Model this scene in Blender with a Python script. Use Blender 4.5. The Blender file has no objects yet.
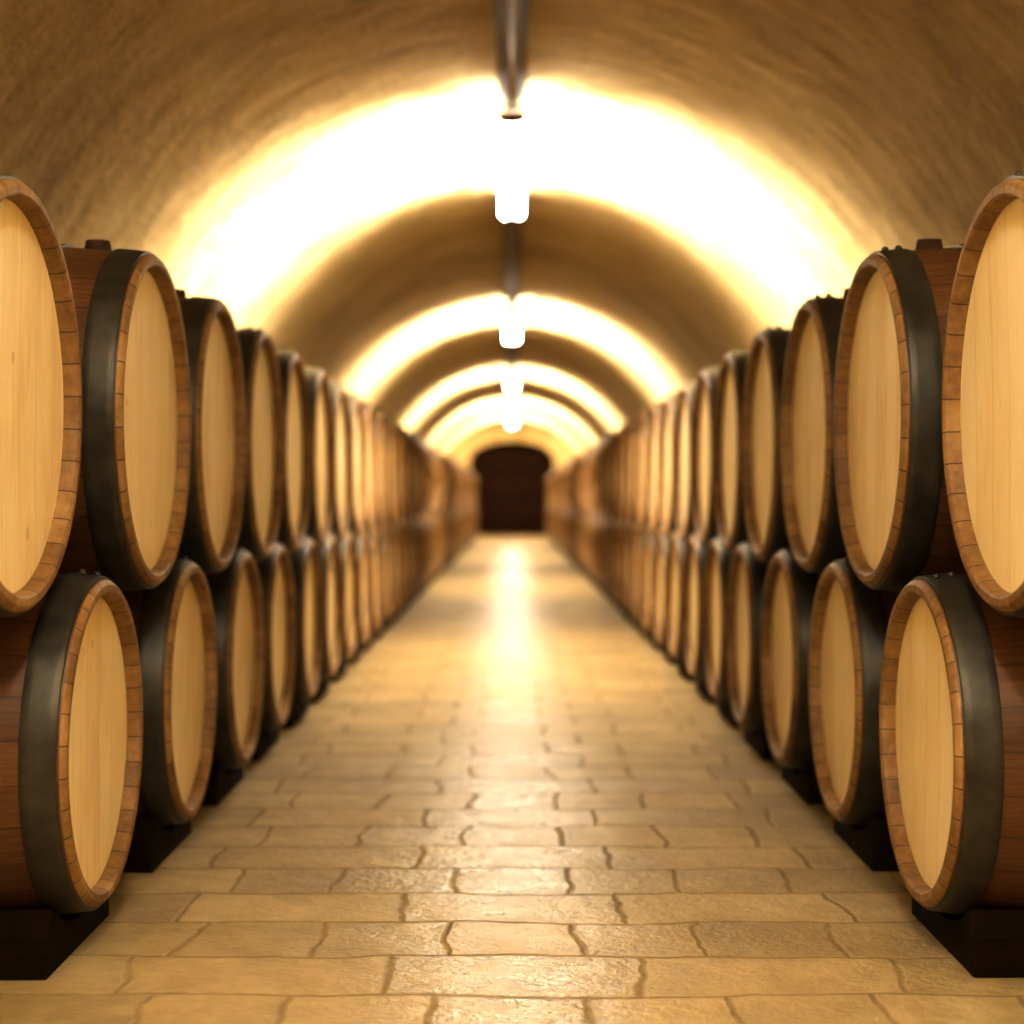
import bpy, bmesh, math, random
from mathutils import Vector, Matrix
random.seed(4)
S=0.30           # rim radius of an upper barrel in metres; everything below is in multiples of it
F=1654.0
scene=bpy.context.scene
FLOOR=-2.38*S; RV=5.3*S
Y0=-14*S; Y1=108*S
A=2.15*S

# ------------------------------------------------------------- node helpers
def new_mat(name):
    m=bpy.data.materials.new(name); m.use_nodes=True
    nt=m.node_tree; b=nt.nodes['Principled BSDF']
    return m,nt,b
class N:
    def __init__(s,nt): s.nt=nt
    def link(s,a,b): s.nt.links.new(a,b)
    def node(s,t,**k):
        n=s.nt.nodes.new(t)
        for a,v in k.items(): setattr(n,a,v)
        return n
    def setin(s,n,i,v):
        if hasattr(v,'is_linked') or isinstance(v,bpy.types.NodeSocket): s.link(v,n.inputs[i])
        else: n.inputs[i].default_value=v
    def math(s,op,a,b=None,c=None):
        n=s.node('ShaderNodeMath',operation=op)
        s.setin(n,0,a)
        if b is not None: s.setin(n,1,b)
        if c is not None: s.setin(n,2,c)
        return n.outputs[0]
    def noise(s,vec,scale,detail=4,rough=.55,w=None):
        n=s.node('ShaderNodeTexNoise')
        s.link(vec,n.inputs['Vector']); n.inputs['Scale'].default_value=scale
        n.inputs['Detail'].default_value=detail; n.inputs['Roughness'].default_value=rough
        return n.outputs['Fac']
    def mapping(s,vec,scale=(1,1,1),loc=(0,0,0)):
        n=s.node('ShaderNodeMapping'); s.link(vec,n.inputs[0])
        n.inputs['Scale'].default_value=scale; n.inputs['Location'].default_value=loc
        return n.outputs[0]
    def ramp(s,fac,stops):
        n=s.node('ShaderNodeValToRGB'); s.link(fac,n.inputs[0])
        e=n.color_ramp.elements
        while len(e)<len(stops): e.new(.5)
        for q,(p,c) in zip(e,stops):
            q.position=p; q.color=(*c,1) if len(c)==3 else c
        return n.outputs[0]
    def mix(s,fac,a,b,blend='MIX'):
        n=s.node('ShaderNodeMix',data_type='RGBA',blend_type=blend)
        s.setin(n,0,fac)
        for i,v in ((6,a),(7,b)):
            if isinstance(v,bpy.types.NodeSocket): s.link(v,n.inputs[i])
            else: n.inputs[i].default_value=(*v,1)
        return n.outputs[2]
    def bump(s,h,strength,dist,normal=None):
        n=s.node('ShaderNodeBump'); s.link(h,n.inputs['Height'])
        n.inputs['Strength'].default_value=strength; n.inputs['Distance'].default_value=dist
        if normal is not None: s.link(normal,n.inputs['Normal'])
        return n.outputs[0]

def objcoord(h):
    return h.node('ShaderNodeTexCoord').outputs['Object']
def rand(h):
    return h.node('ShaderNodeObjectInfo').outputs['Random']
def shifted(h,co):
    r=rand(h)
    c=h.node('ShaderNodeCombineXYZ')
    h.link(h.math('MULTIPLY',r,17.0),c.inputs[0]); h.link(h.math('MULTIPLY',r,31.0),c.inputs[1]); h.link(h.math('MULTIPLY',r,23.0),c.inputs[2])
    v=h.node('ShaderNodeVectorMath',operation='ADD'); h.link(co,v.inputs[0]); h.link(c.outputs[0],v.inputs[1])
    return v.outputs[0]

# --- barrel head: pale oak planks
def mat_head():
    m,nt,b=new_mat('oak_head'); h=N(nt); co=objcoord(h)
    sep=h.node('ShaderNodeSeparateXYZ'); h.link(co,sep.inputs[0])
    y=h.math('MULTIPLY_ADD',sep.outputs[1],1/(0.27*S),20.37)
    idx=h.math('FLOOR',y); fr=h.math('FRACT',y)
    edge=h.math('MINIMUM',fr,h.math('SUBTRACT',1.0,fr))
    line=h.math('LESS_THAN',edge,0.010)
    wn=h.node('ShaderNodeTexWhiteNoise',noise_dimensions='2D')
    cmb=h.node('ShaderNodeCombineXYZ'); h.link(idx,cmb.inputs[0]); h.link(h.math('MULTIPLY',rand(h),91),cmb.inputs[1])
    h.link(cmb.outputs[0],wn.inputs['Vector'])
    sc=shifted(h,co)
    grain=h.noise(h.mapping(sc,(1,26,1.6)),7,5,.6)
    big=h.noise(h.mapping(sc,(1,3,1.2)),4,2)
    f=h.math('ADD',h.math('MULTIPLY',grain,.45),h.math('ADD',h.math('MULTIPLY',wn.outputs['Value'],.18),h.math('MULTIPLY',big,.42)))
    col=h.ramp(f,[(.28,(.76,.57,.30)),(.52,(.91,.77,.48)),(.76,(.96,.88,.66))])
    vo=h.node('ShaderNodeTexVoronoi'); h.link(h.mapping(sc,(1,1,.5)),vo.inputs['Vector']); vo.inputs['Scale'].default_value=9
    kn=h.math('LESS_THAN',vo.outputs['Distance'],.045)
    col=h.mix(h.math('MULTIPLY',kn,.45),col,(.38,.20,.07))
    col=h.mix(h.math('MULTIPLY',line,.4),col,(.35,.19,.07))
    h.link(col,b.inputs['Base Color']); b.inputs['Roughness'].default_value=.5
    return m
def stave_nodes(h,co,n=26,lw=.02):
    sep=h.node('ShaderNodeSeparateXYZ'); h.link(co,sep.inputs[0])
    ang=h.math('ARCTAN2',sep.outputs[1],sep.outputs[2])
    u=h.math('MULTIPLY_ADD',ang,n/(2*math.pi),40.0)
    idx=h.math('FLOOR',u); fr=h.math('FRACT',u)
    edge=h.math('MINIMUM',fr,h.math('SUBTRACT',1.0,fr))
    line=h.math('LESS_THAN',edge,lw)
    wn=h.node('ShaderNodeTexWhiteNoise',noise_dimensions='2D')
    cmb=h.node('ShaderNodeCombineXYZ'); h.link(idx,cmb.inputs[0]); h.link(h.math('MULTIPLY',rand(h),57),cmb.inputs[1])
    h.link(cmb.outputs[0],wn.inputs['Vector'])
    return u,line,wn.outputs['Value'],sep
def mat_body():
    m,nt,b=new_mat('oak_stave'); h=N(nt); co=objcoord(h)
    u,line,rv,sep=stave_nodes(h,co)
    c=h.node('ShaderNodeCombineXYZ'); h.link(h.math('MULTIPLY',sep.outputs[0],3.0),c.inputs[0]); h.link(h.math('MULTIPLY',u,2.2),c.inputs[1]); h.link(h.math('MULTIPLY',rand(h),40),c.inputs[2])
    g=h.noise(c.outputs[0],5,5,.6)
    f=h.math('ADD',h.math('MULTIPLY',g,.8),h.math('MULTIPLY',rv,.22))
    col=h.ramp(f,[(.25,(.045,.018,.006)),(.55,(.10,.042,.014)),(.85,(.18,.085,.03))])
    col=h.mix(h.math('MULTIPLY',line,.7),col,(.02,.008,.004))
    h.link(col,b.inputs['Base Color']); b.inputs['Roughness'].default_value=.5
    return m
def mat_chime():
    m,nt,b=new_mat('oak_chime'); h=N(nt); co=objcoord(h)
    u,line,rv,sep=stave_nodes(h,co,34,.022)
    g=h.noise(shifted(h,co),60,4,.65); g2=h.noise(shifted(h,co),6,2,.6)
    f=h.math('ADD',h.math('MULTIPLY',g,.4),h.math('ADD',h.math('MULTIPLY',rv,.12),h.math('MULTIPLY',g2,.48)))
    col=h.ramp(f,[(.28,(.10,.05,.017)),(.5,(.23,.13,.048)),(.75,(.42,.27,.11))])
    col=h.mix(h.math('MULTIPLY',line,.85),col,(.03,.012,.005))
    h.link(col,b.inputs['Base Color']); b.inputs['Roughness'].default_value=.6
    h.link(h.bump(h.math('SUBTRACT',h.math('MULTIPLY',g,.5),line),.6,.004),b.inputs['Normal'])
    return m
def mat_hoop():
    m,nt,b=new_mat('galvanised_hoop'); h=N(nt); co=shifted(h,objcoord(h))
    g=h.noise(co,14,4,.65)
    col=h.ramp(g,[(.3,(.020,.018,.013)),(.7,(.065,.060,.046))])
    h.link(col,b.inputs['Base Color']); b.inputs['Metallic'].default_value=.3
    h.link(h.math('MULTIPLY_ADD',g,.3,.30),b.inputs['Roughness'])
    return m
def mat_dark(name,c,rough=.75,spec=.2):
    m,nt,b=new_mat(name); h=N(nt); co=shifted(h,objcoord(h))
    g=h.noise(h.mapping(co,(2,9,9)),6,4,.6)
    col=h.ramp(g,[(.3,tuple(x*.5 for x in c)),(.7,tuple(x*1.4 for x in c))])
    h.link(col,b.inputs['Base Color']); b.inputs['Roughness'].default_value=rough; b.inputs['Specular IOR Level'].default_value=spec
    return m
M_head,M_body,M_chime,M_hoop=mat_head(),mat_body(),mat_chime(),mat_hoop()
M_bung=mat_dark('bung_wood',(.07,.035,.018))
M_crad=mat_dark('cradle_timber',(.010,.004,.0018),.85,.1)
M_door=mat_dark('door_timber',(.020,.008,.003),.9,.08)
M_strap=mat_dark('door_strap',(.008,.004,.002),.9,.1)

# ------------------------------------------------------------- mesh helpers
def lathe(bm,prof,seg,mi,closed=False):
    """prof: list of (x,r) -> revolve round local X"""
    rings=[]
    for x,r in prof:
        if r<1e-6: rings.append([bm.verts.new((x,0,0))]); continue
        rings.append([bm.verts.new((x,r*math.sin(2*math.pi*i/seg),r*math.cos(2*math.pi*i/seg))) for i in range(seg)])
    pairs=list(zip(rings[:-1],rings[1:]))
    if closed: pairs.append((rings[-1],rings[0]))
    k=0
    for a,b in pairs:
        mm=mi[k] if isinstance(mi,list) else mi
        k+=1
        for i in range(seg):
            j=(i+1)%seg
            if len(a)==1: f=bm.faces.new((a[0],b[j],b[i]))
            elif len(b)==1: f=bm.faces.new((a[i],a[j],b[0]))
            else: f=bm.faces.new((a[i],a[j],b[j],b[i]))
            f.material_index=mm; f.smooth=True
def finish(bm,name,mats,angle=35,link=False):
    bmesh.ops.recalc_face_normals(bm,faces=bm.faces)
    me=bpy.data.meshes.new(name); bm.to_mesh(me); bm.free()
    for m in mats: me.materials.append(m)
    me.set_sharp_from_angle(angle=math.radians(angle))
    return me
def place(name,me,loc=(0,0,0),rot=(0,0,0)):
    o=bpy.data.objects.new(name,me); o.location=loc; o.rotation_euler=rot
    scene.collection.objects.link(o); return o
def box(bm,c,s,mi=0,bev=0):
    r=bmesh.ops.create_cube(bm,size=1,matrix=Matrix.Translation(c)@Matrix.Diagonal((*s,1)))
    vs=r['verts']; fs=set(f for v in vs for f in v.link_faces)
    for f in fs: f.material_index=mi
    if bev:
        es=set(e for v in vs for e in v.link_edges)
        rr=bmesh.ops.bevel(bm,geom=list(es),offset=bev,segments=2,affect='EDGES',profile=.5)
        for f in rr['faces']: f.material_index=mi

LEN=2.83*S
def barrel_mesh(name,rr,rb):
    bm=bmesh.new(); seg=80
    def R(d):
        t=d/LEN; return rb-(rb-rr)*(2*t-1)**2
    ri=rr-.080*S; rec=.085*S
    outer=[]; n=26
    for i in range(1,n):
        d=.02*S+(LEN-.04*S)*i/n
        outer.append((-d,R(d)))
    prof=[(-rec-.004,0),(-rec-.002,ri*.5),(-rec,ri),(-.06*S,ri+.0),(-.012*S,ri+.008*S),(0,ri+.02*S),(0,rr-.025*S),(-.012*S,rr-.008*S),(-.03*S,R(.03*S))]
    mats=[1,1,3,3,3,3,3,3]
    mats+= [0]*len(outer)
    p2=[(-LEN-x,r) for x,r in reversed(prof)]
    full=prof+outer+p2
    mats+=[0]+[3,3,3,3,3,3,1,1]
    mats=mats[:len(full)-1]
    lathe(bm,full,seg,mats)
    def hoop(d0,d1,th=.016*S):
        k=4; pr=[]
        pr.append((-d0,R(d0)-.02*S)); pr.append((-d0,R(d0)+th*.8))
        for i in range(k+1):
            d=d0+.006*S+(d1-d0-.012*S)*i/k; pr.append((-d,R(d)+th))
        pr.append((-d1,R(d1)+th*.8)); pr.append((-d1,R(d1)-.02*S))
        lathe(bm,pr,seg,2,closed=True)
    for d0,d1 in ((.04,.215),(.52,.65),(.98,1.12)):
        hoop(d0*S,d1*S); hoop(LEN-d1*S,LEN-d0*S)
    for d,aa in ((.09,.10),(.17,.10),(.56,-.5),(.62,-.5),(1.05,.3),(LEN/S-.12,.1),(LEN/S-.6,.4)):
        r=R(d*S)+.018*S
        v=bmesh.ops.create_uvsphere(bm,u_segments=10,v_segments=6,radius=.022*S,matrix=Matrix.Translation((-d*S,r*math.sin(aa),r*math.cos(aa))))
        for vv in v['verts']:
            for f in vv.link_faces: f.material_index=2; f.smooth=True
    def bung(d,rad,hh):
        r=R(d)
        v=bmesh.ops.create_cone(bm,cap_ends=True,segments=20,radius1=rad,radius2=rad*.85,depth=hh,matrix=Matrix.Translation((-d,0,r+hh*.35)))
        for vv in v['verts']:
            for f in vv.link_faces: f.material_index=4
    bung(.38*S,.085*S,.07*S); bung(LEN/2,.09*S,.05*S)
    return finish(bm,name,[M_body,M_head,M_hoop,M_chime,M_bung])
ME_up=barrel_mesh('wine_barrel_large',S,1.075*S)
ME_lo=barrel_mesh('wine_barrel_small',.86*S,.965*S)

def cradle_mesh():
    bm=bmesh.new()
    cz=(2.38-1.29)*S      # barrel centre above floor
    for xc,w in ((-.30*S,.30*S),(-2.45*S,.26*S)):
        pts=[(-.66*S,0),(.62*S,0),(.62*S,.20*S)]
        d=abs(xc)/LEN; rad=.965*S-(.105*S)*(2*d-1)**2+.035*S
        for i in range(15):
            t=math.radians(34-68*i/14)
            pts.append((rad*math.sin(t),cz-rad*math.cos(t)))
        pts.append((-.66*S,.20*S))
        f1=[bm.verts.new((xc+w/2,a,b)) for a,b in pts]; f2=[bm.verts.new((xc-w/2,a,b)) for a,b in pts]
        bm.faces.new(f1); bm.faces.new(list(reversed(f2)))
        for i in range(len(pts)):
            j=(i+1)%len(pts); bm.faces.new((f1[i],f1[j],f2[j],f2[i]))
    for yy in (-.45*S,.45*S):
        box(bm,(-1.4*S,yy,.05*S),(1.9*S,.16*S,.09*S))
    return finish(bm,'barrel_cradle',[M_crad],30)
ME_cr=cradle_mesh()

ups=[7.73,10.05,12.35,14.6,16.8]
while ups[-1]+2.18<104: ups.append(ups[-1]+2.18)
los=[8.85,11.2,13.5,15.7]
while los[-1]+2.18<103.5: los.append(los[-1]+2.18)
for side in (-1,1):
    rz=0 if side<0 else math.pi
    j=lambda s: random.uniform(-s,s)
    for i,u in enumerate(ups):
        dx=(.11*S if i==0 else j(.015*S))
        place('wine_barrel',ME_up,(side*(A+dx),u*S,.48*S),(j(.05),0,rz))
    for u in los:
        x=side*(A+j(.012*S))
        place('wine_barrel',ME_lo,(x,u*S,-1.29*S),(j(.05),0,rz))
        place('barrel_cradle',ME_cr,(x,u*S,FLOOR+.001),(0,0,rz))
    bm=bmesh.new()
    for xc in (.75*S,2.35*S):
        box(bm,(side*(A+xc),7.0*S,FLOOR+.84*S),(.26*S,.3*S,1.44*S),0,.008)
        box(bm,(side*(A+xc),7.0*S,FLOOR+.06*S),(.4*S,.9*S,.12*S),0,.008)
    box(bm,(side*(A+1.55*S),7.0*S,FLOOR+1.66*S),(2.1*S,.34*S,.24*S),0,.01)
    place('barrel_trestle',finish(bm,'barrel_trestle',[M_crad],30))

# ------------------------------------------------------------- room shell
def mat_plaster():
    m,nt,b=new_mat('vault_plaster'); h=N(nt); co=objcoord(h)
    sp=h.node('ShaderNodeSeparateXYZ'); h.link(co,sp.inputs[0])
    ang=h.math('ARCTAN2',sp.outputs[0],sp.outputs[2])
    cb=h.node('ShaderNodeCombineXYZ'); h.link(h.math('MULTIPLY',ang,RV),cb.inputs[0]); h.link(sp.outputs[1],cb.inputs[1])
    uv=cb.outputs[0]
    n1=h.noise(h.mapping(uv,(.8,1.3,1)),1.2,3,.6)
    n2=h.noise(h.mapping(uv,(1,2.0,1)),3.4,5,.66); n3=h.noise(co,42,3,.65)
    f=h.math('ADD',h.math('MULTIPLY',n1,.42),h.math('ADD',h.math('MULTIPLY',n2,.40),h.math('MULTIPLY',n3,.18)))
    col=h.ramp(f,[(.34,(.34,.235,.09)),(.5,(.56,.42,.19)),(.66,(.72,.57,.31))])
    h.link(col,b.inputs['Base Color']); b.inputs['Roughness'].default_value=.85
    hh=h.math('ADD',h.math('MULTIPLY',n2,1.4),h.math('MULTIPLY',n3,.30))
    h.link(h.bump(hh,.9,.045),b.inputs['Normal'])
    return m
def mat_floor():
    m,nt,b=new_mat('stone_pavers'); h=N(nt); co=objcoord(h)
    nn=h.node('ShaderNodeTexNoise'); h.link(co,nn.inputs['Vector']); nn.inputs['Scale'].default_value=3.8; nn.inputs['Detail'].default_value=4
    sc=h.node('ShaderNodeVectorMath',operation='SCALE'); h.link(nn.outputs['Color'],sc.inputs[0]); sc.inputs['Scale'].default_value=.09
    wv=h.node('ShaderNodeVectorMath',operation='ADD'); h.link(co,wv.inputs[0]); h.link(sc.outputs[0],wv.inputs[1])
    # narrow and wide courses alternate, both centred on the aisle
    bwid=.21; sq=1.85
    br=h.node('ShaderNodeTexBrick'); h.link(h.mapping(wv.outputs[0],(1,1,1),(bwid/2-.045,.03,0)),br.inputs['Vector'])
    br.offset=.5-1/(2*sq); br.offset_frequency=2; br.squash=sq; br.squash_frequency=2
    br.inputs['Scale'].default_value=1; br.inputs['Brick Width'].default_value=bwid; br.inputs['Row Height'].default_value=.205
    br.inputs['Mortar Size'].default_value=.009; br.inputs['Mortar Smooth'].default_value=1.0
    br.inputs['Color1'].default_value=(0,0,0,1); br.inputs['Color2'].default_value=(1,1,1,1); br.inputs['Mortar'].default_value=(.5,.5,.5,1)
    mort=br.outputs['Fac']
    n1=h.noise(co,3,3,.6); n2=h.noise(co,13,5,.68); n3=h.noise(co,60,2,.6)
    bw=h.node('ShaderNodeRGBToBW'); h.link(br.outputs['Color'],bw.inputs[0])
    f=h.math('ADD',h.math('MULTIPLY',n1,.4),h.math('ADD',h.math('MULTIPLY',n2,.42),h.math('MULTIPLY',bw.outputs[0],.18)))
    col=h.ramp(f,[(.30,(.23,.165,.075)),(.5,(.38,.29,.145)),(.70,(.54,.43,.245))])
    col=h.mix(h.math('MULTIPLY',mort,.42),col,(.14,.09,.04))
    h.link(col,b.inputs['Base Color'])
    # foot-worn polish along the middle of the aisle
    sx=h.node('ShaderNodeSeparateXYZ'); h.link(co,sx.inputs[0])
    worn=h.node('ShaderNodeMapRange',interpolation_type='SMOOTHSTEP'); h.link(h.math('ABSOLUTE',sx.outputs[0]),worn.inputs[0])
    worn.inputs[1].default_value=.05; worn.inputs[2].default_value=.34; worn.inputs[3].default_value=.0; worn.inputs[4].default_value=.25
    rg=h.math('ADD',h.math('MULTIPLY_ADD',n2,.40,.07),h.math('MULTIPLY',bw.outputs[0],.12))
    rg=h.math('ADD',rg,h.math('MULTIPLY',mort,.3))
    h.link(h.math('ADD',rg,worn.outputs[0]),b.inputs['Roughness'])
    b.inputs['Specular IOR Level'].default_value=.5
    hh=h.math('SUBTRACT',h.math('ADD',h.math('MULTIPLY',n2,1.1),h.math('ADD',h.math('MULTIPLY',n3,.08),h.math('MULTIPLY',bw.outputs[0],.2))),h.math('MULTIPLY',mort,.25))
    h.link(h.bump(hh,.7,.012),b.inputs['Normal'])
    return m
M_pl=mat_plaster(); M_fl=mat_floor()

LAMPS=[1.2*S,24.5*S,46.5*S,68.5*S,88.5*S,103*S]
def vault_r(y):
    d=min(abs(y-l) for l in LAMPS)/S
    return RV-.07*S*(1-math.cos(math.pi*min(d,11)/11))/2
bm=bmesh.new(); NY=240; NA=64; rows=[]
for k in range(NY+1):
    y=Y0+(Y1-Y0)*k/NY; r=vault_r(y)
    rows.append([bm.verts.new((-r*math.cos(math.pi*i/NA) if 0<i<NA else (-RV if i==0 else RV),y,r*math.sin(math.pi*i/NA))) for i in range(NA+1)])
for a,b in zip(rows[:-1],rows[1:]):
    for i in range(NA): 
        f=bm.faces.new((a[i],b[i],b[i+1],a[i+1])); f.smooth=True
me=bpy.data.meshes.new('ceiling'); bm.to_mesh(me); bm.free(); me.materials.append(M_pl)
place('ceiling',me)
def quad(name,pts,mat):
    me=bpy.data.meshes.new(name); me.from_pydata(pts,[],[tuple(range(len(pts)))]); me.materials.append(mat); return place(name,me)
quad('floor',[(-RV,Y0,FLOOR),(RV,Y0,FLOOR),(RV,Y1+6*S,FLOOR),(-RV,Y1+6*S,FLOOR)],M_fl)
quad('wall_left',[(-RV,Y0,FLOOR),(-RV,Y1,FLOOR),(-RV,Y1,0),(-RV,Y0,0)],M_pl)
quad('wall_right',[(RV,Y0,FLOOR),(RV,Y1,FLOOR),(RV,Y1,0),(RV,Y0,0)],M_pl)
arc=[(RV*math.cos(math.pi*i/48),RV*math.sin(math.pi*i/48)) for i in range(49)]
quad('wall_front',[(-RV,Y0,FLOOR),(RV,Y0,FLOOR)]+[(x,Y0,z) for x,z in arc],M_pl)
hw=2.8*S; ch=2.5*S; rise=1.4*S
bm=bmesh.new()
inner=[(hw,FLOOR)]+[(hw*math.cos(math.pi*i/48),ch+rise*math.sin(math.pi*i/48)) for i in range(49)]+[(-hw,FLOOR)]
outer=[(RV,FLOOR)]+arc+[(-RV,FLOOR)]
vi=[bm.verts.new((x,Y1,z)) for x,z in inner]; vo=[bm.verts.new((x,Y1,z)) for x,z in outer]; vd=[bm.verts.new((x,Y1+1.6*S,z)) for x,z in inner]
for i in range(len(vi)-1):
    bm.faces.new((vi[i],vi[i+1],vo[i+1],vo[i])); bm.faces.new((vi[i],vi[i+1],vd[i+1],vd[i]))
me=finish(bm,'wall_back',[M_pl]); place('wall_back',me)
bm=bmesh.new(); npl=14; dw=hw-.01; pw=2*dw/npl
for k in range(npl):
    x0=-dw+k*pw+.002; x1=x0+pw-.004
    top=[(x0+(x1-x0)*t/4) for t in range(5)]
    pts=[(x0,FLOOR+.01),(x1,FLOOR+.01)]+[(x,ch-.01+rise*math.sqrt(max(0,1-(x/dw)**2))) for x in reversed(top)]
    a=[bm.verts.new((x,Y1+1.3*S,z)) for x,z in pts]; b=[bm.verts.new((x,Y1+1.5*S,z)) for x,z in pts]
    bm.faces.new(a); bm.faces.new(list(reversed(b)))
    for i in range(len(pts)):
        j=(i+1)%len(pts); bm.faces.new((a[i],a[j],b[j],b[i]))
for z in (-1.6*S,.2*S,1.8*S):
    for sx in (-1,1): box(bm,(sx*1.33*S,Y1+1.27*S,z),(2.4*S,.06*S,.16*S),1)
for sx in (-.2,.2): box(bm,(sx*S,Y1+1.24*S,-.4*S),(.08*S,.12*S,.4*S),1)
place('door_1',finish(bm,'door_1',[M_door,M_strap],30))

# ------------------------------------------------------------- lamps
LC=(1,.94,.825)
mt,nt,b=new_mat('fluorescent_tube')
b.inputs['Base Color'].default_value=(1,1,1,1); b.inputs['Emission Color'].default_value=(*LC,1); b.inputs['Emission Strength'].default_value=95
mm,nt,b=new_mat('lamp_housing'); b.inputs['Base Color'].default_value=(.20,.13,.06,1); b.inputs['Metallic'].default_value=.2; b.inputs['Roughness'].default_value=.5
mtray,nt,b=new_mat('cable_tray_paint'); b.inputs['Base Color'].default_value=(.10,.06,.025,1); b.inputs['Roughness'].default_value=.6
hz=5.02*S
Lh=3.6*S
def lamp_mesh():
    bm=bmesh.new()
    box(bm,(0,0,hz),(.20*S,2*Lh,.16*S),1,.006)
    for s in (-1,1):
        box(bm,(0,s*(Lh-.08*S),hz-.17*S),(.36*S,.08*S,.15*S),1,.005)
        bmesh.ops.create_cone(bm,cap_ends=True,segments=10,radius1=.02*S,radius2=.02*S,depth=.3*S,matrix=Matrix.Translation((0,s*2.2*S,hz+.2*S)))
    for f in bm.faces: f.material_index=1
    for sx in (-1,1):
        r=bmesh.ops.create_cone(bm,cap_ends=False,segments=8,radius1=.075*S,radius2=.075*S,depth=2*Lh-.26*S,matrix=Matrix.Translation((sx*.115*S,0,hz-.18*S))@Matrix.Rotation(math.pi/2,4,'X'))
        for v in r['verts']:
            for f in v.link_faces: f.material_index=0; f.smooth=True
    return finish(bm,'fluorescent_lamp',[mt,mm],50)
ML=lamp_mesh()
for l in LAMPS:
    o=place('fluorescent_lamp',ML,(0,l,0))
    for sx in (-1,1):
        for ang,pw_ in ((102,84),):
            ld=bpy.data.lights.new('added_band_light','AREA'); ld.shape='RECTANGLE'; ld.size=.10*S; ld.size_y=2*Lh-1.2*S  # extra area light, no fixture part, added to brighten a band across the vault
            ld.energy=pw_; ld.color=LC; ld.spread=math.radians(92)
            lo=bpy.data.objects.new('added_band_light',ld); scene.collection.objects.link(lo)
            lo.parent=o; lo.location=(sx*.25*S,0,hz-.12*S)
            lo.rotation_euler=(0,math.radians(-sx*(180-ang)),0)
bm=bmesh.new()
ends=[Y0+.01]+[v for l in LAMPS for v in (l-3.63*S,l+3.63*S)]+[Y1-.01]
for a,c in zip(ends[::2],ends[1::2]):
    if c>a+.05:
        L=c-a; mid=(a+c)/2
        box(bm,(0,mid,hz+.06*S),(.36*S,L,.05*S),1,.003)
        box(bm,(0,mid,hz-.01*S),(.09*S,L,.09*S),0,.003)
        n=max(2,int(L/(3.6*S)))
        for k in range(n):
            yy=a+L*(k+.5)/n
            bmesh.ops.create_cone(bm,cap_ends=True,segments=10,radius1=.02*S,radius2=.02*S,depth=.2*S,matrix=Matrix.Translation((0,yy,hz+.15*S)))
place('cable_conduit',finish(bm,'cable_conduit',[mm,mtray],40))

# ------------------------------------------------------------- world + camera
w=bpy.data.worlds.new('World'); scene.world=w; w.use_nodes=True
w.node_tree.nodes['Background'].inputs[0].default_value=(0,0,0,1); w.node_tree.nodes['Background'].inputs[1].default_value=0
scene.view_settings.view_transform='Standard'
scene.view_settings.gamma=.80
cd=bpy.data.cameras.new('camera'); cam=bpy.data.objects.new('camera',cd); scene.collection.objects.link(cam)
cam.location=(0,0,0); cam.rotation_euler=(math.pi/2,0,0)
cd.sensor_width=36; cd.lens=36*F/1024; cd.shift_y=-12/1024
cd.clip_start=.05; cd.clip_end=200
cd.dof.use_dof=True; cd.dof.focus_distance=8.6*S; cd.dof.aperture_fstop=2.3
scene.camera=cam
